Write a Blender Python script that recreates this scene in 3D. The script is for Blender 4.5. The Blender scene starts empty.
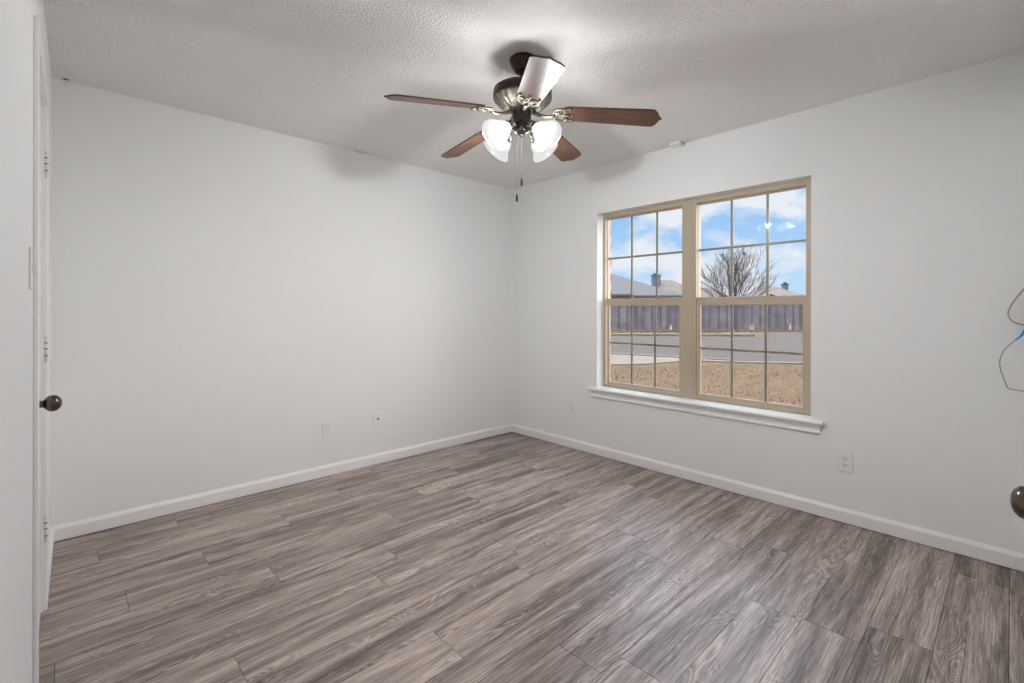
import bpy, bmesh, math, random
from mathutils import Vector, Matrix
random.seed(7)
PI = math.pi
sc = bpy.context.scene
COL = sc.collection

# ------------------------------------------------------------------ camera
F = 471.0
TH = math.atan(499 / 471)
FW = Vector((math.cos(TH), math.sin(TH), 0))
RT = Vector((math.sin(TH), -math.cos(TH), 0))
CAM = Vector((-4.749 * FW.x, -4.749 * FW.y, 1.22))
cd = bpy.data.cameras.new('camera')
cam = bpy.data.objects.new('camera', cd)
COL.objects.link(cam)
cd.sensor_width = 36
cd.lens = 36 * F / 1024
cd.shift_y = -(341.5 - 310.6) / 1024
cd.clip_start = 0.01
cd.clip_end = 400
cam.rotation_euler = (Matrix.Rotation(TH - PI / 2, 4, 'Z') @ Matrix.Rotation(PI / 2, 4, 'X') @ Matrix.Rotation(math.radians(0.09), 4, 'Z')).to_euler()
cam.location = CAM
sc.camera = cam

# ------------------------------------------------------------------ world, sun, exposure
EXPOSURE = 0.0
SH_A = 0.002
SH_E = 0.85
SH_T = 0.36
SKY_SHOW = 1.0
SKY_HIGH = 6.0  # sky above the visible part, raised to bring more daylight indoors
SKY_FILL = 10.0
FILL_SHARP = 16.0
FILL_DIR = Vector((math.cos(math.radians(-42)), math.sin(math.radians(-42)), 0.14)).normalized()
SUN = 2.2
BULB = 800.0
sc.view_settings.view_transform = 'Standard'
sc.view_settings.look = 'None'
sc.view_settings.gamma = 1
sc.view_settings.exposure = EXPOSURE
sc.view_settings.use_curve_mapping = False
sc.cycles.use_denoising = True
sc.cycles.max_bounces = 10
sc.cycles.diffuse_bounces = 7
sc.cycles.transparent_max_bounces = 12
sc.cycles.sample_clamp_indirect = 30
sc.cycles.caustics_reflective = False
sc.cycles.caustics_refractive = False


def lin(c):
    out = []
    for v in c:
        v = v / 255
        out.append(v / 12.92 if v <= 0.04045 else ((v + 0.055) / 1.055) ** 2.4)
    return tuple(out) + (1,)


class NT:
    """small helper around a node tree"""
    def __init__(s, tree):
        s.t = tree
        s.t.nodes.clear()

    def n(s, typ, **kw):
        node = s.t.nodes.new(typ)
        for k, v in kw.items():
            if k.startswith('i_'):
                key = k[2:]
                key = int(key) if key.isdigit() else key.replace('_', ' ')
                if isinstance(v, bpy.types.NodeSocket):
                    s.t.links.new(v, node.inputs[key])
                else:
                    node.inputs[key].default_value = v
            else:
                setattr(node, k, v)
        return node

    def math(s, op, a, b=None, c=None):
        nd = s.t.nodes.new('ShaderNodeMath')
        nd.operation = op
        for i, v in enumerate((a, b, c)):
            if v is None:
                continue
            if isinstance(v, bpy.types.NodeSocket):
                s.t.links.new(v, nd.inputs[i])
            else:
                nd.inputs[i].default_value = v
        return nd.outputs[0]

    def mix(s, fac, a, b, blend='MIX'):
        nd = s.t.nodes.new('ShaderNodeMix')
        nd.data_type = 'RGBA'
        nd.blend_type = blend
        for i, v in ((0, fac), (6, a), (7, b)):
            if isinstance(v, bpy.types.NodeSocket):
                s.t.links.new(v, nd.inputs[i])
            else:
                nd.inputs[i].default_value = v
        return nd.outputs[2]

    def ramp(s, fac, stops, interp='LINEAR'):
        nd = s.t.nodes.new('ShaderNodeValToRGB')
        nd.color_ramp.interpolation = interp
        el = nd.color_ramp.elements
        while len(el) < len(stops):
            el.new(0.5)
        for e, (p, c) in zip(el, stops):
            e.position = p
            e.color = c if len(c) == 4 else tuple(c) + (1,)
        s.t.links.new(fac, nd.inputs[0])
        return nd.outputs[0]

    def link(s, a, b):
        s.t.links.new(a, b)


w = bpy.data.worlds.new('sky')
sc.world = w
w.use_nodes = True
N = NT(w.node_tree)
tc = N.n('ShaderNodeTexCoord')
sep = N.n('ShaderNodeSeparateXYZ', i_0=tc.outputs['Generated'])
zz = sep.outputs[2]
blue = N.ramp(zz, [(0.0, lin((205, 232, 252))), (0.10, lin((178, 216, 252))), (0.27, lin((140, 192, 248))), (0.6, lin((190, 212, 240)))])
mp = N.n('ShaderNodeMapping', i_0=tc.outputs['Generated'])
mp.inputs['Location'].default_value = (2.3, 2.2, 0.2)
mp.inputs['Scale'].default_value = (1, 1, 2.1)
n1 = N.n('ShaderNodeTexNoise', i_Vector=mp.outputs[0], i_Scale=5.2, i_Detail=7.0, i_Roughness=0.55)
n1.inputs['Distortion'].default_value = 0.15
cl = N.ramp(n1.outputs[0], [(0.45, (0, 0, 0)), (0.57, (1, 1, 1))])
skyc = N.mix(cl, blue, lin((240, 243, 250)))
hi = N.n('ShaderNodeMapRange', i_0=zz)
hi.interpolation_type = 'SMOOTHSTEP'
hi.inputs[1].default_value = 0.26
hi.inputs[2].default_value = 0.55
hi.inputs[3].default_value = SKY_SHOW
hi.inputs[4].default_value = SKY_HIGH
# added fill light: bright sky patch right of the view, shining through the window
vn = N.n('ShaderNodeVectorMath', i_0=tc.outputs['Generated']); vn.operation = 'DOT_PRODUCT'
vn.inputs[1].default_value = FILL_DIR
fill = N.math('EXPONENT', N.math('MULTIPLY', N.math('SUBTRACT', vn.outputs['Value'], 1.0), FILL_SHARP))
skyc = N.mix(N.math('MINIMUM', N.math('MULTIPLY', fill, 3.0), 1.0), skyc, lin((255, 250, 244)))
stg = N.math('ADD', hi.outputs[0], N.math('MULTIPLY', fill, SKY_FILL))
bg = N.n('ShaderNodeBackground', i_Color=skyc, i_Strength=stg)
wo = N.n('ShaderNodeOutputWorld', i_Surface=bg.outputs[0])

sd = bpy.data.lights.new('sun', 'SUN')
sd.energy = SUN
sd.angle = math.radians(0.8)
sd.color = (1, 0.95, 0.86)
sun = bpy.data.objects.new('sun', sd)
COL.objects.link(sun)
_sdir = Vector((0.10, 0.80, 0.62)).normalized()          # towards the sun
sun.rotation_euler = _sdir.to_track_quat('Z', 'Y').to_euler()
sun.location = (6, 12, 12)


# ------------------------------------------------------------------ materials
MATS = {}


def mat(name, color=(200, 200, 200), rough=0.6, metal=0.0, spec=0.5, bump=None, noise=None, coat=0.0):
    """principled; bump=(scale, strength, distance), noise=(scale, other colour)"""
    m = bpy.data.materials.new(name)
    m.use_nodes = True
    N = NT(m.node_tree)
    b = N.n('ShaderNodeBsdfPrincipled', i_Roughness=rough, i_Metallic=metal)
    b.inputs['Specular IOR Level'].default_value = spec
    b.inputs['Coat Weight'].default_value = coat
    b.inputs['Base Color'].default_value = lin(color)
    tc = N.n('ShaderNodeTexCoord')
    if noise:
        nz = N.n('ShaderNodeTexNoise', i_Vector=tc.outputs['Object'], i_Scale=noise[0], i_Detail=5.0)
        f = N.ramp(nz.outputs[0], [(0.35, (0, 0, 0)), (0.65, (1, 1, 1))])
        c = N.mix(f, lin(color), lin(noise[1]))
        N.link(c, b.inputs['Base Color'])
    if bump:
        nz = N.n('ShaderNodeTexNoise', i_Vector=tc.outputs['Object'], i_Scale=bump[0], i_Detail=4.0)
        bp = N.n('ShaderNodeBump', i_Height=nz.outputs[0], i_Strength=bump[1], i_Distance=bump[2])
        N.link(bp.outputs[0], b.inputs['Normal'])
    N.n('ShaderNodeOutputMaterial', i_Surface=b.outputs[0])
    MATS[name] = m
    return m


mat('wall_paint', (231, 232, 231), 0.75, spec=0.25, bump=(55, 0.25, 0.002))
mat('trim_paint', (236, 236, 235), 0.38, spec=0.45)
mat('door_paint', (234, 234, 232), 0.45)
mat('white_plastic', (230, 230, 227), 0.35)
mat('slot_dark', (14, 14, 15), 0.6)
mat('bronze', (50, 40, 34), 0.36, metal=0.85, noise=(60, (70, 54, 44)))
mat('knob_bronze', (104, 94, 85), 0.22, metal=1.0)
mat('antique_metal', (122, 120, 108), 0.5, metal=0.85, noise=(70, (80, 74, 62)))
mat('hub_metal', (92, 90, 82), 0.4, metal=0.85, noise=(90, (66, 62, 56)))
mat('chain_metal', (120, 118, 112), 0.6, metal=0.3)
mat('fob_dark', (24, 18, 15), 0.4)
mat('vinyl_tan', (186, 171, 150), 0.45, bump=(40, 0.1, 0.001))
mat('muntin_metal', (150, 144, 128), 0.4)
mat('gasket', (120, 92, 60), 0.6)
mat('hinge_metal', (222, 222, 218), 0.4, metal=0.0)
mat('cable_beige', (176, 168, 150), 0.5)
mat('cable_grey', (150, 150, 148), 0.5)
mat('connector_blue', (20, 140, 215), 0.4)
mat('asphalt', (86, 72, 61), 0.9, noise=(1.2, (79, 66, 56)), bump=(40, 0.4, 0.01))
mat('concrete', (130, 116, 100), 0.9, noise=(2, (120, 107, 92)))
mat('soil', (120, 90, 56), 0.95, noise=(5, (86, 64, 40)), bump=(18, 0.9, 0.04))
mat('straw', (132, 101, 62), 0.9, noise=(6, (92, 68, 42)))
mat('fence_wood', (134, 124, 122), 0.9, noise=(1.6, (104, 98, 100)))
mat('fence_post', (150, 140, 130), 0.9)
mat('roof_shingle', (92, 86, 82), 0.95, noise=(4, (82, 77, 74)))
mat('roof_tan', (112, 99, 86), 0.95, noise=(4, (100, 89, 78)))
mat('house_brick', (170, 140, 122), 0.9)
mat('chimney_siding', (86, 96, 110), 0.8)
mat('chimney_cap', (58, 74, 92), 0.5, metal=0.3)
mat('bark', (74, 64, 62), 0.9)
mat('bird_black', (26, 25, 28), 0.7)
mat('marker_white', (240, 232, 222), 0.6)
mat('marker_orange', (224, 150, 96), 0.6)

m = MATS['fence_wood']; N_ = m.node_tree
bs = next(n for n in N_.nodes if n.type == 'BSDF_PRINCIPLED')
old = bs.inputs['Base Color'].links[0].from_socket
gi = N_.nodes.new('ShaderNodeNewGeometry')
hs = N_.nodes.new('ShaderNodeHueSaturation')
mr = N_.nodes.new('ShaderNodeMapRange'); mr.inputs[3].default_value = .62; mr.inputs[4].default_value = 1.25
N_.links.new(gi.outputs['Random Per Island'], mr.inputs[0])
N_.links.new(mr.outputs[0], hs.inputs['Value']); N_.links.new(old, hs.inputs['Color']); N_.links.new(hs.outputs[0], bs.inputs['Base Color'])

# ceiling texture
m = bpy.data.materials.new('ceiling_texture'); m.use_nodes = True; MATS['ceiling'] = m
N = NT(m.node_tree)
tc = N.n('ShaderNodeTexCoord')
a = N.n('ShaderNodeTexNoise', i_Vector=tc.outputs['Object'], i_Scale=75.0, i_Detail=4.0, i_Roughness=0.6)
c = N.n('ShaderNodeTexVoronoi', i_Vector=tc.outputs['Object'], i_Scale=110.0)
h = N.math('ADD', N.math('MULTIPLY', a.outputs[0], 1.4), N.math('MULTIPLY', c.outputs[0], -0.5))
bp = N.n('ShaderNodeBump', i_Height=h, i_Strength=0.9, i_Distance=0.012)
b = N.n('ShaderNodeBsdfPrincipled', i_Roughness=0.95)
b.inputs['Base Color'].default_value = lin((248, 247, 245))
b.inputs['Specular IOR Level'].default_value = 0.1
N.link(bp.outputs[0], b.inputs['Normal'])
N.n('ShaderNodeOutputMaterial', i_Surface=b.outputs[0])

# laminate floor
m = bpy.data.materials.new('laminate_planks'); m.use_nodes = True; MATS['floor'] = m
N = NT(m.node_tree)
uv = N.n('ShaderNodeUVMap'); uv.uv_map = 'UVMap'
rnd = N.n('ShaderNodeAttribute', attribute_name='plank_tone')


def mapped(N, src, s, loc=(0, 0, 0)):
    q = N.n('ShaderNodeMapping', i_0=src)
    q.inputs['Scale'].default_value = s
    q.inputs['Location'].default_value = loc
    return q.outputs[0]


s1 = N.n('ShaderNodeTexNoise', i_Vector=mapped(N, uv.outputs[0], (1.1, 15, 1)), i_Scale=1.0, i_Detail=4.0, i_Roughness=0.6)
s1.inputs['Distortion'].default_value = 0.7
fine = N.n('ShaderNodeTexNoise', i_Vector=mapped(N, uv.outputs[0], (7, 190, 1)), i_Scale=1.0, i_Detail=4.0, i_Roughness=0.65)
rings = N.n('ShaderNodeTexNoise', i_Vector=mapped(N, uv.outputs[0], (1.7, 9, 1), (3, 7, 0)), i_Scale=1.0, i_Detail=1.5, i_Roughness=0.5)
rings.inputs['Distortion'].default_value = 0.9
rl = N.math('MULTIPLY', N.math('SINE', N.math('MULTIPLY', rings.outputs[0], 150.0)), 0.5)
rmask = N.ramp(rings.outputs[0], [(0.5, (0, 0, 0)), (0.62, (1, 1, 1))])
tone = N.math('ADD', N.math('MULTIPLY', s1.outputs[0], 1.25), N.math('MULTIPLY', N.math('SUBTRACT', fine.outputs[0], 0.5), 1.15))
tone = N.math('ADD', tone, N.math('MULTIPLY', N.math('MULTIPLY', rl, rmask), 0.24))
tone = N.math('ADD', tone, N.math('MULTIPLY', N.math('SUBTRACT', rnd.outputs['Fac'], 0.5), 0.11))
tone = N.math('SUBTRACT', tone, 0.13)
fc = N.ramp(tone, [(0.2, lin((81, 67, 61))), (0.42, lin((129, 113, 105))), (0.58, lin((161, 145, 136))), (0.82, lin((203, 187, 177)))])
b = N.n('ShaderNodeBsdfPrincipled', i_Base_Color=fc, i_Roughness=0.36)
b.inputs['Specular IOR Level'].default_value = 0.75
bp = N.n('ShaderNodeBump', i_Height=fine.outputs[0], i_Strength=0.25, i_Distance=0.001)
N.link(bp.outputs[0], b.inputs['Normal'])
N.n('ShaderNodeOutputMaterial', i_Surface=b.outputs[0])
mat('floor_gap', (52, 44, 40), 0.8)

# blade wood
m = bpy.data.materials.new('blade_walnut'); m.use_nodes = True; MATS['walnut'] = m
N = NT(m.node_tree)
tc = N.n('ShaderNodeTexCoord')
g = N.n('ShaderNodeTexNoise', i_Vector=mapped(N, tc.outputs['Object'], (3, 60, 3)), i_Scale=1.0, i_Detail=5.0, i_Roughness=0.6)
g.inputs['Distortion'].default_value = 0.5
col = N.ramp(g.outputs[0], [(0.3, lin((52, 36, 27))), (0.52, lin((80, 56, 42))), (0.75, lin((106, 76, 58)))])
b = N.n('ShaderNodeBsdfPrincipled', i_Base_Color=col, i_Roughness=0.36)
b.inputs['Specular IOR Level'].default_value = 0.38
N.n('ShaderNodeOutputMaterial', i_Surface=b.outputs[0])

# brick
m = bpy.data.materials.new('brick'); m.use_nodes = True; MATS['brick'] = m
N = NT(m.node_tree)
tc = N.n('ShaderNodeTexCoord')
sp = N.n('ShaderNodeSeparateXYZ', i_0=tc.outputs['Object'])
cb = N.n('ShaderNodeCombineXYZ', i_0=N.math('ADD', sp.outputs[0], sp.outputs[1]), i_1=sp.outputs[2])
bk = N.n('ShaderNodeTexBrick', i_Vector=cb.outputs[0], i_Scale=1.0)
bk.inputs['Color1'].default_value = lin((150, 80, 54)); bk.inputs['Color2'].default_value = lin((124, 64, 46)); bk.inputs['Mortar'].default_value = lin((190, 178, 165))
bk.inputs['Mortar Size'].default_value = 0.005
bk.inputs['Brick Width'].default_value = 0.2
bk.inputs['Row Height'].default_value = 0.067
b = N.n('ShaderNodeBsdfPrincipled', i_Base_Color=bk.outputs[0], i_Roughness=0.9)
N.n('ShaderNodeOutputMaterial', i_Surface=b.outputs[0])

# window glass: clear with a faint reflection
m = bpy.data.materials.new('window_glass'); m.use_nodes = True; MATS['glass'] = m
N = NT(m.node_tree)
tr = N.n('ShaderNodeBsdfTransparent'); tr.inputs[0].default_value = (0.97, 0.98, 0.98, 1)
gl = N.n('ShaderNodeBsdfGlossy', i_Roughness=0.0)
fr = N.n('ShaderNodeFresnel', i_IOR=1.2)
mx = N.n('ShaderNodeMixShader', i_0=N.math('MULTIPLY', fr.outputs[0], 0.25), i_1=tr.outputs[0], i_2=gl.outputs[0])
N.n('ShaderNodeOutputMaterial', i_Surface=mx.outputs[0])

# insect screen over the lower sashes
m = bpy.data.materials.new('screen_mesh'); m.use_nodes = True; MATS['screen'] = m
N = NT(m.node_tree)
tr = N.n('ShaderNodeBsdfTransparent')
df = N.n('ShaderNodeBsdfDiffuse'); df.inputs[0].default_value = lin((120, 116, 120))
mx = N.n('ShaderNodeMixShader', i_0=0.16, i_1=tr.outputs[0], i_2=df.outputs[0])
N.n('ShaderNodeOutputMaterial', i_Surface=mx.outputs[0])

# frosted shade and lit bulb
m = bpy.data.materials.new('frosted_glass'); m.use_nodes = True; MATS['frost'] = m
N = NT(m.node_tree)
d1 = N.n('ShaderNodeBsdfDiffuse'); d1.inputs[0].default_value = (SH_A, SH_A, SH_A * .98, 1)
e1 = N.n('ShaderNodeEmission', i_Strength=SH_E); e1.inputs[0].default_value = (1, 0.995, 0.97, 1)
g1 = N.n('ShaderNodeBsdfGlossy', i_Roughness=0.2)
m0 = N.n('ShaderNodeAddShader', i_0=d1.outputs[0], i_1=e1.outputs[0])
m2 = N.n('ShaderNodeMixShader', i_0=0.03, i_1=m0.outputs[0], i_2=g1.outputs[0])
tr = N.n('ShaderNodeBsdfTransparent')
m3 = N.n('ShaderNodeMixShader', i_0=SH_T, i_1=m2.outputs[0], i_2=tr.outputs[0])
N.n('ShaderNodeOutputMaterial', i_Surface=m3.outputs[0])
m = bpy.data.materials.new('lit_bulb'); m.use_nodes = True; MATS['bulb'] = m
N = NT(m.node_tree)
e = N.n('ShaderNodeEmission', i_Strength=BULB); e.inputs[0].default_value = (0.98, 0.975, 0.995, 1)
N.n('ShaderNodeOutputMaterial', i_Surface=e.outputs[0])


# ------------------------------------------------------------------ mesh helpers
class MB:
    def __init__(s):
        s.bm = bmesh.new()

    def box(s, a, b, M=None, bevel=0.0):
        x0, y0, z0 = [min(p, q) for p, q in zip(a, b)]
        x1, y1, z1 = [max(p, q) for p, q in zip(a, b)]
        vs = [s.bm.verts.new((M or Matrix()) @ Vector(v)) for v in
              ((x0, y0, z0), (x1, y0, z0), (x1, y1, z0), (x0, y1, z0), (x0, y0, z1), (x1, y0, z1), (x1, y1, z1), (x0, y1, z1))]
        fs = [s.bm.faces.new([vs[i] for i in q]) for q in
              ((0, 3, 2, 1), (4, 5, 6, 7), (0, 1, 5, 4), (1, 2, 6, 5), (2, 3, 7, 6), (3, 0, 4, 7))]
        if bevel:
            ed = list({e for f in fs for e in f.edges})
            bmesh.ops.bevel(s.bm, geom=ed, offset=bevel, segments=2, affect='EDGES', profile=0.5)
        return s

    def prism(s, pts, ext, M=None, bevel=0.0):
        """closed polygon (3D points) extruded by vector ext"""
        M = M or Matrix()
        e = Vector(ext)
        a = [s.bm.verts.new(M @ Vector(p)) for p in pts]
        b = [s.bm.verts.new(M @ (Vector(p) + e)) for p in pts]
        n = len(pts)
        fs = [s.bm.faces.new(a[::-1]), s.bm.faces.new(b)]
        for i in range(n):
            fs.append(s.bm.faces.new((a[i], a[(i + 1) % n], b[(i + 1) % n], b[i])))
        bmesh.ops.recalc_face_normals(s.bm, faces=fs)
        if bevel:
            ed = [x for x in fs[1].edges] + [x for x in fs[0].edges]
            bmesh.ops.bevel(s.bm, geom=ed, offset=bevel, segments=2, affect='EDGES')
        return s

    def lathe(s, prof, M=None, seg=32, caps=True, wob=None):
        """prof: list of (radius, z) about local z; wob(angle, i) -> (dr, dz)"""
        M = M or Matrix()
        rings = []
        for i, (r, z) in enumerate(prof):
            if r < 1e-6:
                rings.append([s.bm.verts.new(M @ Vector((0, 0, z)))])
                continue
            ring = []
            for k in range(seg):
                a = 2 * PI * k / seg
                dr, dz = wob(a, i) if wob else (0, 0)
                ring.append(s.bm.verts.new(M @ Vector(((r + dr) * math.cos(a), (r + dr) * math.sin(a), z + dz))))
            rings.append(ring)
        fs = []
        for p, q in zip(rings, rings[1:]):
            for k in range(seg):
                k2 = (k + 1) % seg
                if len(p) == 1 and len(q) == 1:
                    continue
                if len(p) == 1:
                    fs.append(s.bm.faces.new((p[0], q[k2], q[k])))
                elif len(q) == 1:
                    fs.append(s.bm.faces.new((p[k], p[k2], q[0])))
                else:
                    fs.append(s.bm.faces.new((p[k], p[k2], q[k2], q[k])))
        if caps:
            for rr in (rings[0], rings[-1]):
                if len(rr) > 2:
                    fs.append(s.bm.faces.new(rr))
        bmesh.ops.recalc_face_normals(s.bm, faces=fs)
        for f in fs:
            f.smooth = True
        return s

    def tube(s, pts, r, seg=8, close=False):
        pts = [Vector(p) for p in pts]
        rs = r if isinstance(r, (list, tuple)) else [r] * len(pts)
        n = len(pts)
        rings = []
        up = Vector((0, 0, 1))
        prev = None
        for i, p in enumerate(pts):
            if close:
                d = pts[(i + 1) % n] - pts[i - 1]
            else:
                d = pts[min(i + 1, n - 1)] - pts[max(i - 1, 0)]
            d.normalize()
            if prev is None:
                u = d.cross(up)
                if u.length < 1e-3:
                    u = d.cross(Vector((1, 0, 0)))
            else:
                u = prev - d * prev.dot(d)
            u.normalize()
            prev = u
            v = d.cross(u)
            rings.append([s.bm.verts.new(p + (u * math.cos(2 * PI * k / seg) + v * math.sin(2 * PI * k / seg)) * rs[i]) for k in range(seg)])
        fs = []
        pairs = list(zip(rings, rings[1:])) + ([(rings[-1], rings[0])] if close else [])
        for a, b in pairs:
            for k in range(seg):
                fs.append(s.bm.faces.new((a[k], a[(k + 1) % seg], b[(k + 1) % seg], b[k])))
        if not close:
            fs.append(s.bm.faces.new(rings[0][::-1]))
            fs.append(s.bm.faces.new(rings[-1]))
        for f in fs:
            f.smooth = True
        return s

    def build(s, name, material, parent=None, smooth_angle=None):
        me = bpy.data.meshes.new(name)
        s.bm.normal_update()
        s.bm.to_mesh(me)
        s.bm.free()
        me.materials.append(MATS[material])
        o = bpy.data.objects.new(name, me)
        COL.objects.link(o)
        if parent:
            o.parent = parent
        if smooth_angle:
            me.shade_smooth() if hasattr(me, 'shade_smooth') else None
            try:
                me.set_sharp_from_angle(angle=math.radians(smooth_angle))
            except Exception:
                pass
        return o


def tag(o, label=None, cat=None, group=None, kind=None):
    if label: o['label'] = label
    if cat: o['category'] = cat
    if group: o['group'] = group
    if kind: o['kind'] = kind
    return o


def empty(name, loc=(0, 0, 0), rz=0.0):
    o = bpy.data.objects.new(name, None)
    o.empty_display_size = 0.1
    COL.objects.link(o)
    o.location = loc
    o.rotation_euler = (0, 0, rz)
    return o


def structure(o, label):
    o['kind'] = 'structure'
    o['label'] = label
    return o


def bez(p0, p1, p2, p3, n=12):
    p0, p1, p2, p3 = map(Vector, (p0, p1, p2, p3))
    return [p0 * (1 - t) ** 3 + p1 * 3 * t * (1 - t) ** 2 + p2 * 3 * t * t * (1 - t) + p3 * t ** 3 for t in [i / n for i in range(n + 1)]]


# ------------------------------------------------------------------ room shell
XL, YF, H = -3.335, -3.51, 2.44
WY0, WY1, WZ0, WZ1 = -2.626, -1.048, 0.57, 2.04      # window opening

# floor planks
bm = bmesh.new()
uvl = bm.loops.layers.uv.new('UVMap')
tl = bm.faces.layers.float.new('plank_tone')
W_, L_ = 0.188, 1.22
known = {0: -.245, 1: -1.0, 2: -1.14, 3: -1.158, 4: -0.62, 5: -1.953, 6: -1.15, 7: -2.248, 8: -1.70, 9: -2.83, 10: -2.227, 11: -2.07}
rr = random.Random(3)
k = -1
gap = 0.0009
while True:
    y0 = -3.45 + (k) * W_ - W_ + W_
    y1 = y0 + W_
    if y0 > 0:
        break
    off = known.get(k, -rr.uniform(0, 1.2))
    x = off - 4 * L_
    while x < 0:
        a0, a1 = max(x, XL), min(x + L_, 0)
        b0, b1 = max(y0, YF), min(y1, 0)
        if a1 > a0 + 0.01 and b1 > b0 + 0.005:
            vs = [bm.verts.new(v) for v in ((a0 + gap, b0 + gap, 0), (a1 - gap, b0 + gap, 0), (a1 - gap, b1 - gap, 0), (a0 + gap, b1 - gap, 0))]
            f = bm.faces.new(vs)
            ou, ov = rr.uniform(0, 60), rr.uniform(0, 60)
            for lp in f.loops:
                lp[uvl].uv = (lp.vert.co.x - x + ou, lp.vert.co.y - y0 + ov)
            f[tl] = rr.random()
        x += L_
    k += 1
base = bmesh.ops.extrude_face_region(bm, geom=bm.faces[:])
vs = [v for v in base['geom'] if isinstance(v, bmesh.types.BMVert)]
bmesh.ops.translate(bm, verts=vs, vec=(0, 0, -0.003))
bmesh.ops.recalc_face_normals(bm, faces=bm.faces[:])
n0 = len(bm.faces)
sub = MB(); sub.bm.free(); sub.bm = bm
sub.box((XL, YF, -0.12), (0, 0, -0.0016))
me = bpy.data.meshes.new('floor')
bm.normal_update()
bm.faces.ensure_lookup_table()
for f in bm.faces[n0:]:
    f.material_index = 1
bm.to_mesh(me); bm.free()
me.materials.append(MATS['floor']); me.materials.append(MATS['floor_gap'])
fl = bpy.data.objects.new('floor', me); COL.objects.link(fl)
structure(fl, 'grey brown wood look laminate plank floor')

structure(MB().box((XL - .14, YF - .14, H), (.15, .14, H + .14)).build('ceiling', 'ceiling'), 'white textured ceiling')
structure(MB().box((XL - .14, 0, -.12), (.15, .14, H)).build('wall_back', 'wall_paint'), 'plain white wall on the left of the photo')
structure(MB().box((XL - .14, YF - .14, -.12), (.15, YF, H)).build('wall_front', 'wall_paint'), 'white wall behind the camera')
b = MB()
b.box((0, YF, -.12), (.15, WY0, H)).box((0, WY1, -.12), (.15, 0, H)).box((0, WY0, -.12), (.15, WY1, WZ0)).box((0, WY0, WZ1), (.15, WY1, H))
structure(b.build('wall_right', 'wall_paint'), 'white wall that holds the window')
b = MB()
by0, by1 = WY0 - 0.025, WY1 + 0.020
b.box((.15, YF - .5, -.35), (.232, by0, H + .2)).box((.15, by1, -.35), (.232, 1.2, H + .2)).box((.15, by0, -.35), (.232, by1, WZ0 - .02)).box((.15, by0, WZ1 + .01), (.232, by1, H + .2))
structure(b.build('wall_exterior', 'brick'), 'red brick outer face of the window wall')
# left wall with closet doorway
DY0, DY1, DZ = -1.375, -0.762, 2.055
b = MB()
b.box((XL - .12, YF, -.12), (XL, DY0, H)).box((XL - .12, DY1, -.12), (XL, 0, H)).box((XL - .12, DY0, DZ), (XL, DY1, H)).box((XL - .14, YF, -.12), (XL - .12, 0, H))
structure(b.build('wall_left', 'wall_paint'), 'white wall at the left edge beside the camera')


def baseboard(name, a, b_, n, label):
    """profile run from a to b_, n = inward normal"""
    a = Vector(a); b_ = Vector(b_); n = Vector(n)
    z = Vector((0, 0, 1))
    prof = [(0.0, 0.003), (0.012, 0.003), (0.013, 0.064), (0.010, 0.072), (0.006, 0.077), (0.004, 0.083), (0, 0.083)]
    pts = [a + n * p + z * q for p, q in prof]
    structure(MB().prism(pts, b_ - a).build(name, 'trim_paint'), label)


baseboard('baseboard_back', (XL, 0, .001), (0, 0, .001), (0, -1, 0), 'white baseboard along the left wall')
baseboard('baseboard_right', (0, YF, .001), (0, 0, .001), (-1, 0, 0), 'white baseboard under the window')
baseboard('baseboard_left', (XL, DY1 + .06, .001), (XL, 0, .001), (1, 0, 0), 'short white baseboard beside the closet door')
baseboard('baseboard_left_near', (XL, YF, .001), (XL, DY0 - .062, .001), (1, 0, 0), 'white baseboard next to the camera')
baseboard('baseboard_front', (XL, YF, .001), (-2.35, YF, .001), (0, 1, 0), 'white baseboard behind the camera')

# closet door, jamb, casing
cas = MB()
ct = 0.012
for ya, yb in ((DY0 - .058, DY0 + .002), (DY1 - .002, DY1 + .055)):
    cas.box((XL, ya, 0), (XL + ct, yb, DZ + .055), bevel=0.003)
cas.box((XL, DY0 + .002, DZ - .002), (XL + ct, DY1 - .002, DZ + .055), bevel=0.003)
cas.box((XL - .12, DY0, 0), (XL + .001, DY0 + .012, DZ)).box((XL - .12, DY1 - .012, 0), (XL + .001, DY1, DZ)).box((XL - .12, DY0, DZ - .012), (XL + .001, DY1, DZ))
structure(cas.build('trim_1', 'trim_paint'), 'white casing around the closet door')
dr = MB()
DX = XL - 0.008
dr.box((DX - .035, DY0 + .015, .012), (DX, DY1 - .015, DZ - .015))
for (z0, z1) in ((.18, .75), (.9, 1.5), (1.62, 1.92)):
    for (ya, yb) in ((DY0 + .09, (DY0 + DY1) / 2 - .03), ((DY0 + DY1) / 2 + .03, DY1 - .09)):
        dr.box((DX, ya, z0), (DX + .003, yb, z1), bevel=0.0014)
door = structure(dr.build('door_1', 'door_paint'), 'white closet door seen edge on at the left')


def knob_mesh(axis_m):
    b = MB()
    b.lathe([(0, 0), (.031, 0), (.033, .003), (.030, .008), (.014, .011), (.0115, .018), (.012, .030), (.0185, .036), (.0255, .045), (.0275, .056), (.0255, .068), (.019, .078), (.010, .084), (0, .086)], axis_m, 36)
    return b


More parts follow.
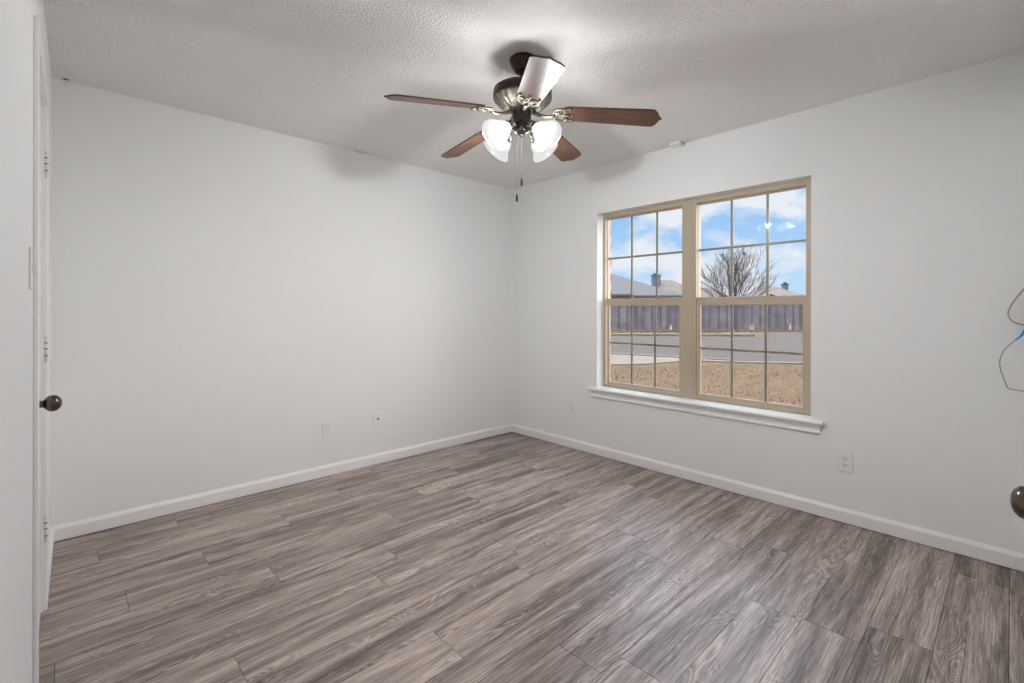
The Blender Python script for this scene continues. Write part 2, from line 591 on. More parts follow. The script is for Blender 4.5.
M = Matrix.Translation((DX, DY0 + .062 + .015 + .03, .91)) @ Matrix.Rotation(PI / 2, 4, 'Y') @ Matrix.Scale(.82, 4, (0, 0, 1))
kn = knob_mesh(M).build('door_knob', 'knob_bronze', door)
kn['label'] = 'dark bronze oval door knob'
for hz in (.33, 1.06, 1.81):
    hb = MB()
    hx, hy = XL + .006, DY1 - .004
    hb.tube([(hx, hy, hz - .047), (hx, hy, hz + .047)], .0055, 10)
    hb.tube([(hx, hy, hz + .046), (hx, hy, hz + .054)], [.0065, .003], 10)
    hb.tube([(hx, hy, hz - .046), (hx, hy, hz - .054)], [.0065, .003], 10)
    ho = hb.build('hinge', 'hinge_metal', door)
    g = MB()
    for q in (-.028, 0.0, .024):
        g.lathe([(.0052, hz + q), (.006, hz + q + .001), (.006, hz + q + .0035), (.0052, hz + q + .0045)], Matrix.Translation((hx, hy, 0)), 10)
    g.build('hinge_joint', 'slot_dark', ho)

# entry door folded on the wall behind the camera; its knob reaches into the frame at the right
DXa = -2.17
d2 = MB().box((-2.98 + .0, YF + .001, .012), (DXa + .06 + .08, YF + .036 - .030, 2.04))
ed = structure(d2.build('door_2', 'door_paint'), 'white door beside the camera of which only the knob shows')
M = Matrix.Translation((-2.09, YF + .006, .899)) @ Matrix.Rotation(-PI / 2, 4, 'X') @ Matrix.Scale(.60, 4, (0, 0, 1))
k2 = knob_mesh(M).build('door_knob', 'knob_bronze', ed)
k2['label'] = 'dark bronze door knob at the right edge'

# light switch on the left wall
lx, ly, lz = XL, -1.575, 1.335
sw = MB().box((lx, ly - .035, lz - .058), (lx + .005, ly + .035, lz + .058), bevel=.0015).build('light_switch', 'white_plastic')
tag(sw, 'white light switch seen edge on near the closet door', 'light switch')
tg = MB().box((lx + .004, ly - .005, lz - .012), (lx + .016, ly + .005, lz + .002), bevel=.001).build('toggle', 'white_plastic', sw)


def outlet(name, loc, rz, label, cat, kind='duplex', dark=True):
    """faces local -y"""
    o = empty(name, loc, rz)
    tag(o, label, cat, 'wall plates low on the walls')
    MB().box((-.036, -.006, -.058), (.036, 0, .058), bevel=.002).build('cover_plate', 'white_plastic', o)
    if kind == 'duplex':
        for q in (-.0195, .0195):
            pts = [(.0165 * math.cos(t), -.006, q + .0145 * max(-.86, min(.86, math.sin(t)))) for t in [2 * PI * i / 20 for i in range(20)]]
            r_ = MB().prism(pts, (0, -.0022, 0)).build('receptacle', 'white_plastic', o)
            for sx, hh in ((-.0063, .0085), (.0063, .007)):
                MB().box((sx - .0017, -.0088, q + .003 - hh / 2), (sx + .0017, -.0078, q + .003 + hh / 2)).build('slot', 'slot_dark', r_)
            s_ = MB()
            s_.lathe([(.0, 0), (.0030, 0), (.0030, .0008), (0, .0008)], Matrix.Translation((0, -.0080, q - .007)) @ Matrix.Rotation(PI / 2, 4, 'X'), 10)
            s_.build('ground_hole', 'slot_dark', r_)
        MB().lathe([(0, 0), (.003, 0), (.003, .001), (0, .001)], Matrix.Translation((0, -.006, 0)) @ Matrix.Rotation(PI / 2, 4, 'X'), 12).build('screw', 'hinge_metal', o)
    elif kind == 'decora':
        MB().box((-.0165, -.009, -.033), (.0165, -.006, .033), bevel=.001).build('receptacle', 'white_plastic', o)
        for q in (-.018, .018):
            for sx in (-.006, .006):
                MB().box((sx - .001, -.0094, q - .001), (sx + .001, -.0088, q + .006)).build('slot', 'slot_dark', o)
    else:
        MB().lathe([(0, 0), (.007, 0), (.007, .003), (.0048, .004), (.0048, .011), (0, .011)], Matrix.Translation((0, -.006, .006)) @ Matrix.Rotation(PI / 2, 4, 'X'), 14).build('coax_jack', 'slot_dark', o)
        for q in (-.042, .042):
            MB().lathe([(0, 0), (.003, 0), (.003, .001), (0, .001)], Matrix.Translation((0, -.006, q)) @ Matrix.Rotation(PI / 2, 4, 'X'), 12).build('screw', 'hinge_metal', o)
    return o


outlet('wall_outlet', (-1.868, 0, .355), 0, 'white outlet plate low on the left wall, left of the jack plate', 'outlet', 'decora')
outlet('jack_plate', (-1.468, 0, .355), 0, 'white plate with a single dark round jack low on the left wall', 'jack plate', 'jack')
outlet('wall_outlet', (0, -.777, .362), -PI / 2, 'white outlet plate low beside the room corner, left of the window', 'outlet', 'duplex')
outlet('wall_outlet', (0, -2.80, .354), -PI / 2, 'white duplex outlet with dark slots on the wall right below the window end', 'outlet', 'duplex')

# the closet wall is a touch out of square with the room
pv = Matrix.Translation((XL, -1.4, 0)) @ Matrix.Rotation(-.0095, 4, 'Z') @ Matrix.Translation((-XL, 1.4, 0))
for o in list(COL.objects):
    if o.parent is None and o.name in ('wall_left', 'trim_1', 'door_1', 'baseboard_left', 'baseboard_left_near', 'light_switch'):
        o.matrix_world = pv @ o.matrix_world

# small white box at the ceiling edge
se = MB().box((-.078, -1.83, H - .022), (-.004, -1.745, H), bevel=.004)
so = se.build('ceiling_sensor', 'white_plastic')
tag(so, 'small white plastic box on the ceiling above the window', 'sensor')
MB().box((-.070, -1.831, H - .015), (-.012, -1.829, H - .010)).build('vent_slot', 'slot_dark', so)

# hardware left on the back wall near the ceiling
pts = [(-3.262 + .011 * math.cos(t), -.004, 2.418 + .011 * math.sin(t)) for t in [2 * PI * i / 16 for i in range(13)]]
hk = MB().tube([(-3.251, 0.001, 2.419)] + pts, .0022, 8).build('wall_hook', 'hinge_metal')
tag(hk, 'tiny curled metal hook on the left wall just under the ceiling', 'hook')
nl = MB().tube([(-3.276, -.030, H - .0035), (-3.255, -.028, H - .0035)], .003, 8)
nl.tube([(-3.276, -.030, H), (-3.276, -.030, H - .0035)], .002, 6)
tag(nl.build('ceiling_staple', 'slot_dark'), 'short dark staple in the ceiling above the far left corner', 'staple')
cp = MB().box((-1.665, -.05, H - .006), (-1.595, -.001, H), bevel=.002).build('ceiling_bracket', 'white_plastic')
tag(cp, 'small square white bracket where the ceiling meets the left wall', 'bracket')

# ------------------------------------------------------------------ window
WX0, WX1 = 0.075, 0.155
YM = -1.832


def ring_boxes(b, x0, x1, y0, y1, z0, z1, l, r, t, bt, bevel=0.0):
    """frame between outer y0..y1, z0..z1 (y0<y1); widths l (y1 side), r (y0 side)"""
    b.box((x0, y0, z0), (x1, y0 + r, z1), bevel=bevel)
    b.box((x0, y1 - l, z0), (x1, y1, z1), bevel=bevel)
    b.box((x0, y0 + r, z1 - t), (x1, y1 - l, z1), bevel=bevel)
    b.box((x0, y0 + r, z0), (x1, y1 - l, z0 + bt), bevel=bevel)


def window_unit(n, y0, y1, gl_u, gl_l, label):
    """gl_u/gl_l = (ya, yb) visible glass of upper and lower sash, ya<yb"""
    b = MB()
    ring_boxes(b, WX0, WX1, y0, y1, WZ0, WZ1, y1 - gl_u[1] - .004 if n == 1 else .045, gl_u[0] - y0 - .004, .03, .022, 0.002)
    b.box((.150, y0 - (.02 if n == 2 else 0), WZ0 - .02), (.162, y0 + .02, WZ1 + .02)).box((.150, y1 - .004, WZ0 - .02), (.162, y1 + (.012 if n == 1 else 0), WZ1 + .02)).box((.150, y0 + .02, WZ1 - .02), (.162, y1 - .02, WZ1 + .02)).box((.150, y0 + .02, WZ0 - .02), (.162, y1 - .02, WZ0 + .01))
    root = structure(b.build('window_%d' % n, 'vinyl_tan'), label)
    zu0, zu1 = 1.322, 2.002
    b = MB()
    ring_boxes(b, .105, .135, gl_u[0] - .02, gl_u[1] + .02, 1.29, zu1 + .012, .02, .02, .012, zu0 - 1.29, 0.0015)
    up = b.build('upper_sash', 'vinyl_tan', root)
    MB().box((.117, gl_u[0] - .004, zu0 - .004), (.121, gl_u[1] + .004, zu1 + .004)).build('glass_pane', 'glass', up)
    b = MB()
    for i in (1, 2):
        yy = gl_u[0] + (gl_u[1] - gl_u[0]) * i / 3
        b.box((.1225, yy - .008, zu0), (.1275, yy + .008, zu1))
    b.box((.1222, gl_u[0], 1.668 - .008), (.1278, gl_u[1], 1.668 + .008))
    b.build('muntin_grid', 'muntin_metal', up)
    zl0, zl1 = .618, 1.262
    b = MB()
    ring_boxes(b, .080, .104, gl_l[0] - .028, gl_l[1] + .022, .590, 1.318, .022, .028, 1.318 - zl1, zl0 - .590, 0.002)
    b.box((.076, gl_l[0] - .02, 1.300), (.082, gl_l[1] + .015, 1.318), bevel=.001)
    lo = b.build('lower_sash', 'vinyl_tan', root)
    MB().box((.090, gl_l[0] - .004, zl0 - .004), (.094, gl_l[1] + .004, zl1 + .004)).build('glass_pane', 'glass', lo)
    b = MB()
    for i in (1, 2):
        yy = gl_l[0] + (gl_l[1] - gl_l[0]) * i / 3
        b.box((.0955, yy - .008, zl0), (.1005, yy + .008, zl1))
    b.box((.0952, gl_l[0], .948 - .008), (.1008, gl_l[1], .948 + .008))
    b.build('muntin_grid', 'muntin_metal', lo)
    MB().box((.144, gl_l[0] - .03, .575), (.1445, gl_l[1] + .03, 1.31)).build('insect_screen', 'screen', root)
    for q in (.27, .73):
        yy = gl_l[0] + (gl_l[1] - gl_l[0]) * q
        lb = MB().lathe([(0, 0), (.017, 0), (.017, .006), (.009, .012), (0, .012)], Matrix.Translation((.094, yy, 1.318)), 16)
        lb.box((.082, yy - .004, 1.325), (.098, yy + .016, 1.331), bevel=.001)
        lb.build('sash_lock', 'gasket', root)
    # dark weather strip under the lower sash
    MB().box((.079, gl_l[0] - .025, .586), (.1, gl_l[1] + .02, .590)).build('weather_strip', 'gasket', root)
    return root


window_unit(1, YM, WY1, (-1.765, -1.078), (-1.745, -1.114), 'left half of the tan framed window')
window_unit(2, WY0, YM, (-2.580, -1.880), (-2.565, -1.907), 'right half of the tan framed window')
mb = MB().box((.072, YM - .022, WZ0), (.076, YM + .022, WZ1), bevel=.0012)
structure(mb.build('trim_2', 'vinyl_tan'), 'tan vertical strip covering the joint between window halves')
for o in list(COL.objects):
    if o.parent is None and o.name in ('window_1', 'window_2', 'trim_2'):
        o.location = (.018, .010, 0)
# stool and apron
st = MB()
prof = [(.095, .545), (-.030, .545), (-.036, .550), (-.038, .556), (-.036, .563), (-.030, .568), (.095, .568)]
st.prism([(x, -2.694, z) for x, z in prof], (0, 2.694 - .975, 0))
# cut the horns back to the wall face by keeping the reveal part inside the opening
sto = st.build('trim_3', 'trim_paint')
structure(sto, 'white window stool with horns')
ap = MB()
prof = [(0, .487), (-.010, .487), (-.014, .492), (-.014, .500), (-.009, .505), (-.009, .524), (-.018, .530), (-.020, .545), (0, .545)]
ap.prism([(x, -2.675, z) for x, z in prof], (0, 2.675 - .995, 0))
structure(ap.build('trim_4', 'trim_paint'), 'white stepped apron moulding under the window stool')

# ------------------------------------------------------------------ ceiling fan
FAN = Vector((-1.655, -1.829, H))
fan = empty('ceiling_fan', FAN)
tag(fan, 'bronze ceiling fan with five walnut blades and four lit frosted shades', 'ceiling fan')
TILT = Matrix.Rotation(0.044, 4, 'X') @ Matrix.Rotation(-0.009, 4, 'Y')
TILT = Matrix.Translation((0, 0, -.06)) @ TILT @ Matrix.Translation((0, 0, .06))
MB().lathe([(.058, 0), (.066, -.004), (.066, -.018), (.062, -.028), (.052, -.045), (.043, -.058), (.038, -.066), (.024, -.068), (.022, -.060), (0, -.060)], None, 40).build('canopy', 'bronze', fan, 40)
ro = MB().lathe([(0, -.045), (.018, -.052), (.024, -.066), (.018, -.08), (.0125, -.084), (.0125, -.110), (.026, -.114), (.030, -.126), (.045, -.133)], TILT, 24).build('downrod', 'bronze', fan)
MB().lathe([(0, -.128), (.045, -.130), (.095, -.135), (.128, -.142), (.140, -.151), (.1425, -.160), (.1425, -.186), (.138, -.190), (.1, -.191)], TILT, 48).build('motor_housing', 'bronze', fan, 40)
rib = lambda a, i: ((0.0028 * math.cos(26 * a), 0) if 2 <= i <= 6 else (0, 0))
MB().lathe([(.125, -.187), (.1415, -.191), (.1395, -.197), (.133, -.203), (.120, -.218), (.104, -.232), (.084, -.243), (.064, -.250), (.03, -.251)], TILT, 156, wob=rib).build('ornate_band', 'antique_metal', fan)
MB().lathe([(.03, -.240), (.049, -.244), (.0455, -.250), (.0445, -.308), (.047, -.312), (.041, -.316), (.039, -.322), (.0385, -.347), (.034, -.354), (.022, -.362), (.010, -.366), (.008, -.372), (0, -.374)], TILT, 36).build('switch_housing', 'hub_metal', fan, 40)

A0 = -0.968
# blade mesh along local +x
half = [(.205, .036), (.212, .050), (.235, .0565), (.60, .0665), (.620, .064), (.632, .050), (.640, .030), (.646, .012), (.657, 0)]
outl = [(x, y) for x, y in half] + [(x, -y) for x, y in half[:-1][::-1]]
bb = MB().prism([(x, y, -.0035) for x, y in outl], (0, 0, .007), bevel=.0012)
blade0 = bb.build('blade', 'walnut')
ir = MB()
ir.tube(bez((.055, 0, -.004), (.10, 0, -.020), (.13, 0, -.026), (.160, 0, -.014)), [.009] * 4 + [.008] * 9, 10)
ir.tube([(.182 + .021 * math.cos(t), .021 * math.sin(t), -.011) for t in [2 * PI * i / 20 for i in range(20)]], .0045, 8, close=True)
ir.tube([(.182 + .010 * math.cos(t), .010 * math.sin(t), -.011) for t in [2 * PI * i / 14 for i in range(14)]], .0035, 8, close=True)
for s_ in (1, -1):
    ir.tube(bez((.158, s_ * .008, -.013), (.158, s_ * .050, -.010), (.195, s_ * .052, -.008), (.243, s_ * .045, -.006)), [.006] * 8 + [.0055] * 5, 8)
    ir.tube(bez((.200, s_ * .010, -.010), (.222, s_ * .020, -.009), (.222, s_ * .036, -.008), (.206, s_ * .044, -.008)), .004, 8)
    ir.lathe([(0, -.011), (.006, -.011), (.008, -.007), (.008, -.004), (0, -.004)], Matrix.Translation((.240, s_ * .045, 0)), 12)
ir.tube([(.200, 0, -.011), (.246, 0, -.007)], [.005, .004], 8)
ir.lathe([(0, -.011), (.006, -.011), (.008, -.007), (.008, -.004), (0, -.004)], Matrix.Translation((.246, 0, 0)), 12)
iron0 = ir.build('blade_bracket', 'antique_metal')
for kb in range(5):
    bl = blade0 if kb == 0 else blade0.copy()
    br = iron0 if kb == 0 else iron0.copy()
    if kb:
        COL.objects.link(bl); COL.objects.link(br)
    bl.parent = fan; br.parent = fan
    MM = TILT @ Matrix.Translation((0, 0, -.252)) @ Matrix.Rotation(A0 + kb * 2 * PI / 5 + (0, 0, 0, 0, .03)[kb], 4, 'Z')
    MD = MM @ Matrix.Rotation(math.radians((6.0, 5.8, 8.6, 4.4, 5.0)[kb]), 4, 'Y')
    # hub end starts at motor underside, blades hang slightly lower
    bl.matrix_local = MD @ Matrix.Rotation(math.radians(12), 4, 'X').inverted()
    br.matrix_local = MD @ Matrix.Rotation(math.radians(12), 4, 'X').inverted()
    fy = MB()
    fy.tube(bez((.062, 0, .012), (.064, 0, .0), (.052, 0, -.006), (.072, 0, -.014), 8), .008, 8)
    fo = fy.build('blade_arm', 'antique_metal', fan)
    fo.matrix_local = MM

# light kit: four arms, sockets, shades, bulbs
for q in range(4):
    ang = TH + PI / 4 + q * PI / 2
    R_ = TILT @ Matrix.Rotation(ang, 4, 'Z')
    arm = MB().tube([R_ @ v for v in bez((.036, 0, -.333), (.062, 0, -.312), (.084, 0, -.310), (.088, 0, -.337), 10)], .006, 10).build('lamp_arm', 'hub_metal', fan)
    S = R_ @ Matrix.Translation((.086, 0, -.342)) @ Matrix.Rotation(PI - math.radians(54), 4, 'Y')
    # local +z now points outwards and down
    MB().lathe([(0, -.012), (.012, -.012), (.016, -.004), (.020, .004), (.026, .012), (.031, .016), (.031, .024), (.027, .024), (.024, .017), (0, .017)], S, 28).build('socket', 'hub_metal', fan)
    tul = lambda a, i: (0, 0) if i < 6 else ((.001 if i < 8 else .003) * math.cos(3 * a + .5), 0)
    outer = [(.0255, .018), (.0275, .026), (.038, .036), (.046, .050), (.049, .066), (.053, .082), (.059, .094), (.067, .104), (.0745, .110)]
    inner = [(r - .0025, z + (.0 if z > .03 else .002)) for r, z in outer][::-1]
    sh = MB()
    nO = len(outer)
    wob = lambda a, i: tul(a, i if i < nO else 2 * nO - 1 - i)
    sh.lathe(outer + inner, S, 48, caps=False, wob=wob)
    shade = sh.build('lamp_shade', 'frost', fan)
    bu = MB().lathe([(.012, .018), (.013, .030), (.020, .042), (.028, .054), (.0305, .066), (.028, .078), (.019, .088), (.008, .0925), (0, .0935)], S, 28).build('bulb', 'bulb', fan)
    bu['label'] = 'lit white bulb'

# pull chains
cb_ = TILT @ Vector((.006, .004, -.372))
pc = MB()
topz = cb_.z
for i in range(46):
    zc = topz - i * (topz + .575) / 45 * 1.0
    pc.lathe([(0, .0016), (.0015, 0), (0, -.0016)], Matrix.Translation((cb_.x, cb_.y, zc)), 8)
pc.tube([(cb_.x, cb_.y, topz), (cb_.x, cb_.y, -.575)], .0007, 6)
c1 = pc.build('pull_chain', 'chain_metal', fan)
fobp = [(0, .004), (.002, .003), (.0045, -.006), (.0052, -.018), (.0048, -.030), (.003, -.036), (0, -.037)]
MB().lathe(fobp, Matrix.Translation((cb_.x, cb_.y, -.575)), 16).build('chain_fob', 'fob_dark', c1)
cx = TILT @ Vector((-.012, .0, -.352))
off = -RT * 0.022
cx = Vector((off.x, off.y, 0)) + TILT @ Vector((0, 0, -.362))
pc = MB()
pc.tube([(cx.x, cx.y, cx.z + .006), (cx.x, cx.y, -.655)], .0005, 6)
c2 = pc.build('pull_chain', 'chain_metal', fan)
MB().lathe(fobp, Matrix.Translation((cx.x, cx.y, -.655)), 16).build('chain_fob', 'fob_dark', c2)

# ------------------------------------------------------------------ loose cables at the right edge
_sh = lambda L: [(x, max(y - .010, -3.509), z - .018) for x, y, z in L]
c_a = [(-.045, -3.509, 1.385), (-.045, -3.49, 1.350), (-.042, -3.475, 1.325), (-.036, -3.452, 1.285), (-.032, -3.437, 1.245), (-.030, -3.436, 1.215), (-.028, -3.450, 1.190), (-.026, -3.474, 1.177), (-.025, -3.495, 1.172), (-.025, -3.509, 1.172)]
c_b = [(-.04, -3.509, 1.165), (-.035, -3.495, 1.150), (-.034, -3.482, 1.134)]
c_c = [(-.034, -3.480, 1.130), (-.034, -3.455, 1.100), (-.033, -3.425, 1.060), (-.032, -3.408, 1.010), (-.030, -3.410, .960), (-.028, -3.423, .910), (-.026, -3.431, .882), (-.024, -3.440, .872), (-.022, -3.470, .868), (-.022, -3.509, .866)]


def smooth(pts, n=5):
    out = []
    P = [Vector(p) for p in pts]
    P = [P[0]] + P + [P[-1]]
    for i in range(1, len(P) - 2):
        for k in range(n):
            t = k / n
            a, b, c, d = P[i - 1], P[i], P[i + 1], P[i + 2]
            out.append(0.5 * ((2 * b) + (c - a) * t + (2 * a - 5 * b + 4 * c - d) * t * t + (3 * b - a - 3 * c + d) * t ** 3))
    out.append(P[-2])
    return out


tag(MB().tube(smooth(_sh(c_a)), .0042, 10).build('cable', 'cable_beige'), 'beige cable curling out in a loop at the right edge', 'cable')
cc = empty('network_cable', (-.03, -3.509, 1.165))
tag(cc, 'thin grey cable with a blue connector hanging at the right edge', 'cable')
o = MB().tube([p - cc.location for p in smooth(_sh(c_c))], .0024, 10).build('cord', 'cable_grey', cc)
o = MB().tube([p - cc.location for p in smooth(_sh(c_b))], [.013] * 6 + [.011] * 3 + [.0065] * 2, 12).build('connector', 'connector_blue', cc)
o['label'] = 'bright blue connector'
MB().tube([Vector(p) - cc.location for p in _sh(((-.034, -3.482, 1.134), (-.034, -3.470, 1.116), (-.0338, -3.458, 1.104)))], [.0045, .0038, .003], 10).build('strain_relief', 'connector_blue', cc)


# ------------------------------------------------------------------ outside
G = -0.15


def W(lat, dep, z=0.0):
    """ground position measured from the house, in street-aligned metres"""
    p = CAM + FW * dep + RT * lat
    return Vector((p.x, p.y, z))


# lawn: a gently uneven ground sheet with thickness
bm = bmesh.new()
nx, ny = 60, 60
grid = []
for i in range(nx + 1):
    row = []
    for j in range(ny + 1):
        lat = -30 + 90 * i / nx
        dep = 3.9 + 116 * (j / ny) ** 1.6
        p = W(lat, dep)
        z = G + random.uniform(-.012, .012) - .02
        if p.x < .27:
            z -= .1
        row.append(bm.verts.new((p.x, p.y, z)))
    grid.append(row)
for i in range(nx):
    for j in range(ny):
        f = bm.faces.new((grid[i][j], grid[i + 1][j], grid[i + 1][j + 1], grid[i][j + 1]))
        f.smooth = True
bmesh.ops.recalc_face_normals(bm, faces=bm.faces[:])
for f in [f for f in bm.faces if all(v.co.x < .26 for v in f.verts)]:
    bm.faces.remove(f)
q = MB(); q.bm.free(); q.bm = bm
lawn = q.build('ground', 'soil')
structure(lawn, 'dry tan lawn ground outside the window')

# road, walks, kerbs
def slab(name, pts, z0, z1, m, label):
    b = MB().prism([W(a, d, z0) for a, d in pts], (0, 0, z1 - z0))
    return structure(b.build(name, m), label)


slab('road', [(-30, 19.8), (3.0, 15.05), (6.1, 12.95), (7.8, 12.6), (30, 11.5), (50, 30), (16, 30), (13.6, 25.2), (-30, 27.2)], G - .1, G + .005, 'asphalt', 'grey asphalt street outside')
slab('pavement', [(-30, 19.4), (2.9, 14.8), (6.0, 12.75), (7.7, 12.45), (30, 11.3), (30, 10.4), (8, 12.2), (6.2, 12.45), (4.9, 12.9), (3.4, 12.05), (2.3, 11.85), (-30, 15)], G - .1, G + .02, 'concrete', 'pale concrete walk along the near side of the street')
slab('kerb', [(-30, 19.75), (2.98, 15.0), (6.08, 12.9), (6.0, 12.75), (2.9, 14.8), (-30, 19.4)], G - .1, G + .05, 'concrete', 'near kerb')
slab('far_kerb', [(-30, 27.2), (13.0, 25.2), (13.0, 25.9), (-30, 28.2)], G - .1, G + .12, 'concrete', 'far kerb and walk')

# dry grass tufts: nobody could count them
bm = bmesh.new()
rg = random.Random(11)
for i in range(15000):
    dep = rg.uniform(4.6, 12.6)
    lat = rg.uniform(.5, 9.5)
    p = W(lat, dep)
    if p.x < .4:
        continue
    if dep > 11.7 and lat < 4.6:
        continue
    if dep > 12.1:
        continue
    a = rg.uniform(0, 2 * PI)
    hgt = rg.uniform(.008, .03)
    wd = rg.uniform(.004, .012)
    ln = rg.uniform(.02, .09)
    d = Vector((math.cos(a), math.sin(a), 0))
    e = Vector((-d.y, d.x, 0))
    b0 = Vector((p.x, p.y, G - .03))
    v = [bm.verts.new(b0 - d * wd), bm.verts.new(b0 + d * wd), bm.verts.new(b0 + e * ln + Vector((0, 0, hgt + .02)))]
    bm.faces.new(v)
q = MB(); q.bm.free(); q.bm = bm
tag(q.build('dry_grass', 'straw'), 'dry straw coloured grass covering the lawn outside the window', 'grass', kind='stuff')
bm = bmesh.new()
for i in range(5000):
    lat = rg.uniform(-2, 34); dep = rg.uniform(28.4, 33.6)
    if lat > 13 and dep < 30.2:
        continue
    p = W(lat, dep)
    a = rg.uniform(0, 2 * PI); d = Vector((math.cos(a), math.sin(a), 0))
    b0 = Vector((p.x, p.y, G - .03))
    bm.faces.new([bm.verts.new(b0 - d * .03), bm.verts.new(b0 + d * .03), bm.verts.new(b0 + Vector((rg.uniform(-.04, .04), rg.uniform(-.04, .04), rg.uniform(.05, .14))))])
q = MB(); q.bm.free(); q.bm = bm
tag(q.build('verge_grass', 'straw'), 'strip of dry grass along the foot of the wooden fence', 'grass', kind='stuff')

# fence
FD = 34.0
fence = empty('wooden_fence', W(14, FD, G))
tag(fence, 'weathered grey wooden privacy fence across the street', 'fence')
FI = fence.matrix_world.inverted() if False else Matrix.Translation(-fence.location)
rf = random.Random(5)
M_f = Matrix.Rotation(TH - PI / 2, 4, 'Z')
fence.rotation_euler = (0, 0, TH - PI / 2)
# local x = along the fence (to the right), local y = away from the house
lat0, lat1 = -14.0, 22.0
bay = 2.4
x = lat0
while x < lat1:
    b = MB()
    xx = x
    while xx < x + bay - .02:
        hh = 1.87 + rf.uniform(-.03, .03)
        yo = rf.uniform(-.006, .006)
        x2 = xx + .142
        b.prism([(xx, yo, .03), (x2, yo, .03), (x2, yo, hh - .03), (x2 - .03, yo, hh), (xx + .03, yo, hh), (xx, yo, hh - .03)], (0, .018, 0))
        xx += .150
    b.build('picket_panel', 'fence_wood', fence)
    MB().box((x, .02, .3), (x + bay, .06, .39)).box((x, .02, .95), (x + bay, .06, 1.04)).box((x, .02, 1.6), (x + bay, .06, 1.69)).build('rail', 'fence_wood', fence)
    MB().box((x - .045, .06, 0), (x + .045, .15, 1.8), bevel=.005).build('post', 'fence_post', fence)
    x += bay


def marker(px_lat, label, h=.42, r=.08):
    o = empty('marker_post', W(px_lat, FD - .55, G - .02))
    tag(o, label, 'marker post', 'marker posts along the fence foot')
    MB().lathe([(0, 0), (r, 0), (r, h * .5), (r * .9, h * .55), (0, h * .55)], None, 16).build('base', 'marker_white', o)
    MB().lathe([(0, h * .53), (r * .75, h * .55), (r * .95, h * .7), (r * .9, h * .9), (r * .4, h), (0, h)], None, 16).build('cap', 'marker_orange', o)


marker((671 - 512) / F * 33.4, 'small white and orange marker at the fence foot seen through the left window half')
marker((751 - 512) / F * 33.4, 'small pale marker at the fence foot below the bare tree, left one of two', .46, .05)
marker((753.4 - 512) / F * 33.4, 'small pale marker at the fence foot below the bare tree, right one of two', .46, .05)
marker((790.5 - 512) / F * 33.4, 'slim pale marker at the fence foot near the right end of the window', .55, .05)


# houses
def hip(b, cx, cy, w_, d_, z0, z1, rid):
    """hip roof about local (cx,cy): ridge of length rid along x"""
    P = [Vector(p) for p in ((cx - w_ / 2, cy - d_ / 2, z0), (cx + w_ / 2, cy - d_ / 2, z0), (cx + w_ / 2, cy + d_ / 2, z0), (cx - w_ / 2, cy + d_ / 2, z0),
                             (cx - rid / 2, cy, z1), (cx + rid / 2, cy, z1))]
    v = [b.bm.verts.new(p) for p in P]
    lo = [b.bm.verts.new(p - Vector((0, 0, .18))) for p in P[:4]]
    for f in ((0, 1, 5, 4), (1, 2, 5), (2, 3, 4, 5), (3, 0, 4)):
        b.bm.faces.new([v[i] for i in f])
    for i in range(4):
        j = (i + 1) % 4
        b.bm.faces.new((lo[i], lo[j], v[j], v[i]))
    b.bm.faces.new(lo[::-1])
    bmesh.ops.recalc_face_normals(b.bm, faces=b.bm.faces[:])


def house(lat, dep, rot, parts, roofm, label, chim=None):
    o = empty('house', W(lat, dep, G), TH - PI / 2 + rot)
    tag(o, label, 'house', 'houses beyond the fence')
    for (cx, cy, w_, d_, z1, rid) in parts:
        b = MB(); hip(b, cx, cy, w_, d_, 2.75, z1 - G, rid)
        b.build('roof', roofm, o)
        b = MB().box((cx - w_ / 2 + .4, cy - d_ / 2 + .4, 0), (cx + w_ / 2 - .4, cy + d_ / 2 - .4, 2.6))
        wl = b.build('wall', 'house_brick', o)
        MB().box((cx - .7, cy - d_ / 2 + .36, .9), (cx + .7, cy - d_ / 2 + .42, 2.1)).build('window', 'chimney_cap', wl)
    if chim:
        cx, cy, cw, z0, z1 = chim
        c = MB().box((cx - cw / 2, cy - cw / 2, z0 - G), (cx + cw / 2, cy + cw / 2, z1 - G - .2)).build('chimney', 'chimney_siding', o)
        MB().box((cx - cw / 2 - .06, cy - cw / 2 - .06, z1 - G - .2), (cx + cw / 2 + .06, cy + cw / 2 + .06, z1 - G - .08)).box((cx - cw / 4, cy - cw / 4, z1 - G - .1), (cx + cw / 4, cy + cw / 4, z1 - G + .12)).build('chimney_cap', 'chimney_cap', c)
    return o


def latp(px, dep):
    return (px - 512) / F * dep


house(latp(580, 48), 48, 0, [(0, 0, 17.0, 12, 5.2, 5.0), (-1.6, -4.6, 9.5, 9, 4.55, .6)], 'roof_shingle', 'house with a long grey roof beyond the fence at the left end of the window')
house(latp(666, 64), 64, 0, [(0, 0, 10.5, 10, 5.4, 1.5), (-.2, -4.0, 6.5, 6, 4.45, 1.6)], 'roof_tan', 'house with a hipped roof and a blue grey chimney behind the long grey roof', chim=(-1.75, -1.2, .95, 4.0, 6.1))
house(latp(706, 76), 76, 0, [(0, 0, 9, 8, 4.9, 1.8)], 'roof_tan', 'house with a low tan roof behind the left side of the bare tree')
house(latp(771, 60), 60, 0, [(0, 0, 7.6, 8, 4.35, .8)], 'roof_tan', 'house with a low roof and small dark chimney right of the bare tree', chim=(1.6, -.3, .55, 3.2, 4.75))


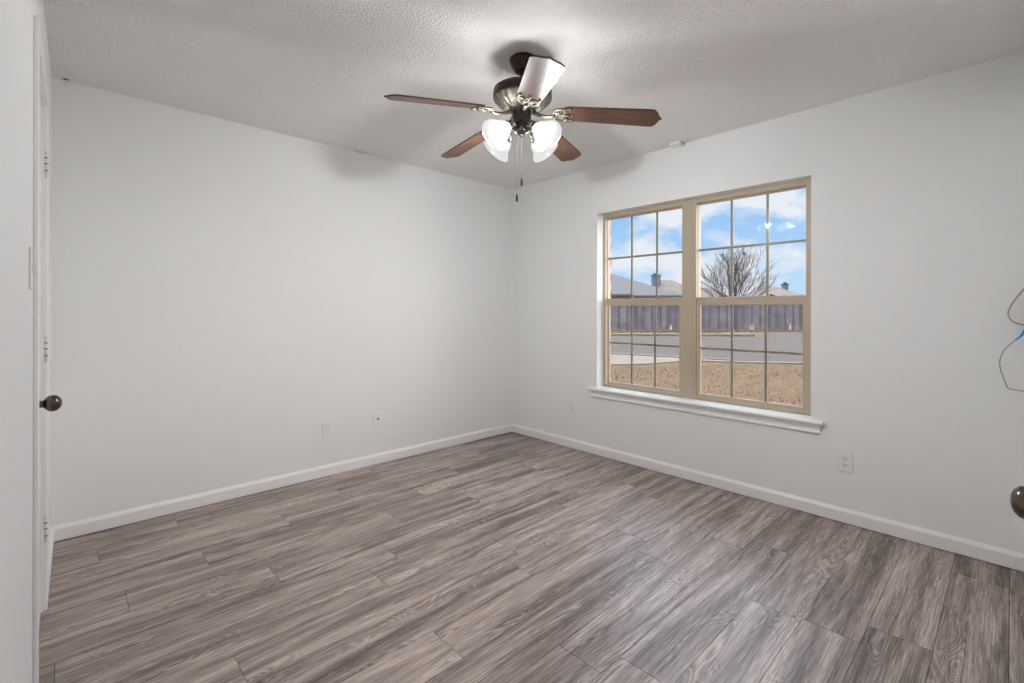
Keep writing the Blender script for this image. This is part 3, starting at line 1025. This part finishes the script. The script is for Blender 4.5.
# bare trees
def bare_tree(name, base, height, spread, stems, seed, label, levels=3, twig=.02, birds=None):
    rt_ = random.Random(seed)
    b = MB()
    tips = []

    def grow(p, d, L, r, lev):
        n = 5
        pts = [p.copy()]
        rs = [r]
        dd = d.copy()
        kids = []
        for i in range(n):
            dd = (dd + Vector((rt_.uniform(-1, 1), rt_.uniform(-1, 1), rt_.uniform(-.5, .9))) * .10).normalized()
            pts.append(pts[-1] + dd * (L / n))
            rs.append(r * (1 - .55 * (i + 1) / n))
            kids.append((pts[-1].copy(), dd.copy(), rs[-1]))
        b.tube(pts, rs, 5)
        if lev == 0:
            tips.append(pts[-1])
            return
        for i, (kp, kd, kr) in enumerate(kids):
            if i == 0:
                continue
            for _ in range(1 if i < n - 1 else 2):
                a = Vector((rt_.uniform(-1, 1), rt_.uniform(-1, 1), rt_.uniform(-.3, .5)))
                nd = (kd + a * .5).normalized()
                grow(kp, nd, L * rt_.uniform(.42, .62), max(kr * .6, twig * .4), lev - 1)

    b.tube([(0, 0, 0), (.02, 0, height * .1), (0, .02, height * .17)], [height * .03, height * .024, height * .022], 8)
    for i in range(stems):
        a = 2 * PI * i / stems + rt_.uniform(-.3, .3)
        tl_ = (.12, .85, .45, 1.25)[i % 4] * rt_.uniform(.8, 1.1)
        d = Vector((math.cos(a) * tl_ * spread, math.sin(a) * tl_ * spread, 1)).normalized()
        grow(Vector((0, 0, height * (.14 + .02 * (i % 3)))), d, height * rt_.uniform(.50, .58) * (1.0 - .12 * tl_), height * .0085, levels)
    o = b.build(name, 'bark')
    o.location = base
    tag(o, label, 'tree', 'bare trees beyond the fence')
    return tips, o


tips, tree = bare_tree('bare_tree', W(latp(733, 42), 42, G), 6.2, 1.0, 22, 6, 'large leafless tree with many upright branches behind the fence', 3)
top = sorted(tips, key=lambda t: -t.z)[:160]
bare_tree('bare_tree', W(latp(794, 75), 75, G), 4.3, 1.0, 7, 9, 'faint small leafless tree far off right of the small chimney', 2)
seq = [(719.5, 255.6), (740.5, 255.8), (744, 254.2)]
names = ['small dark bird perched in the left crown of the bare tree', 'smaller of the two dark birds side by side in the tree top', 'larger dark bird at the top of the bare tree, right of the smaller one']
for (px, py), lb in zip(seq, names):
    tgt = W(latp(px, 42), 42, 1.22 + (310.6 - py) / F * 42)
    loc = min((tree.location + t for t in tips), key=lambda t: abs((t - tgt).dot(RT)) + abs(t.z - tgt.z) * 1.0 + .05 * abs((t - tgt).dot(FW)))
    sc_ = 1.3 if px > 742 else 1.0
    o = MB().lathe([(0, -.13), (.012, -.12), (.03, -.05), (.06, 0), (.065, .05), (.05, .09), (.036, .105), (.042, .13), (.034, .155), (.012, .165), (0, .185)],
                   Matrix.Rotation(math.radians(35), 4, 'X') @ Matrix.Scale(sc_, 4), 14).build('bird', 'bird_black')
    o.location = loc + Vector((0, 0, .05))
    tag(o, lb, 'bird', 'birds in the bare tree')
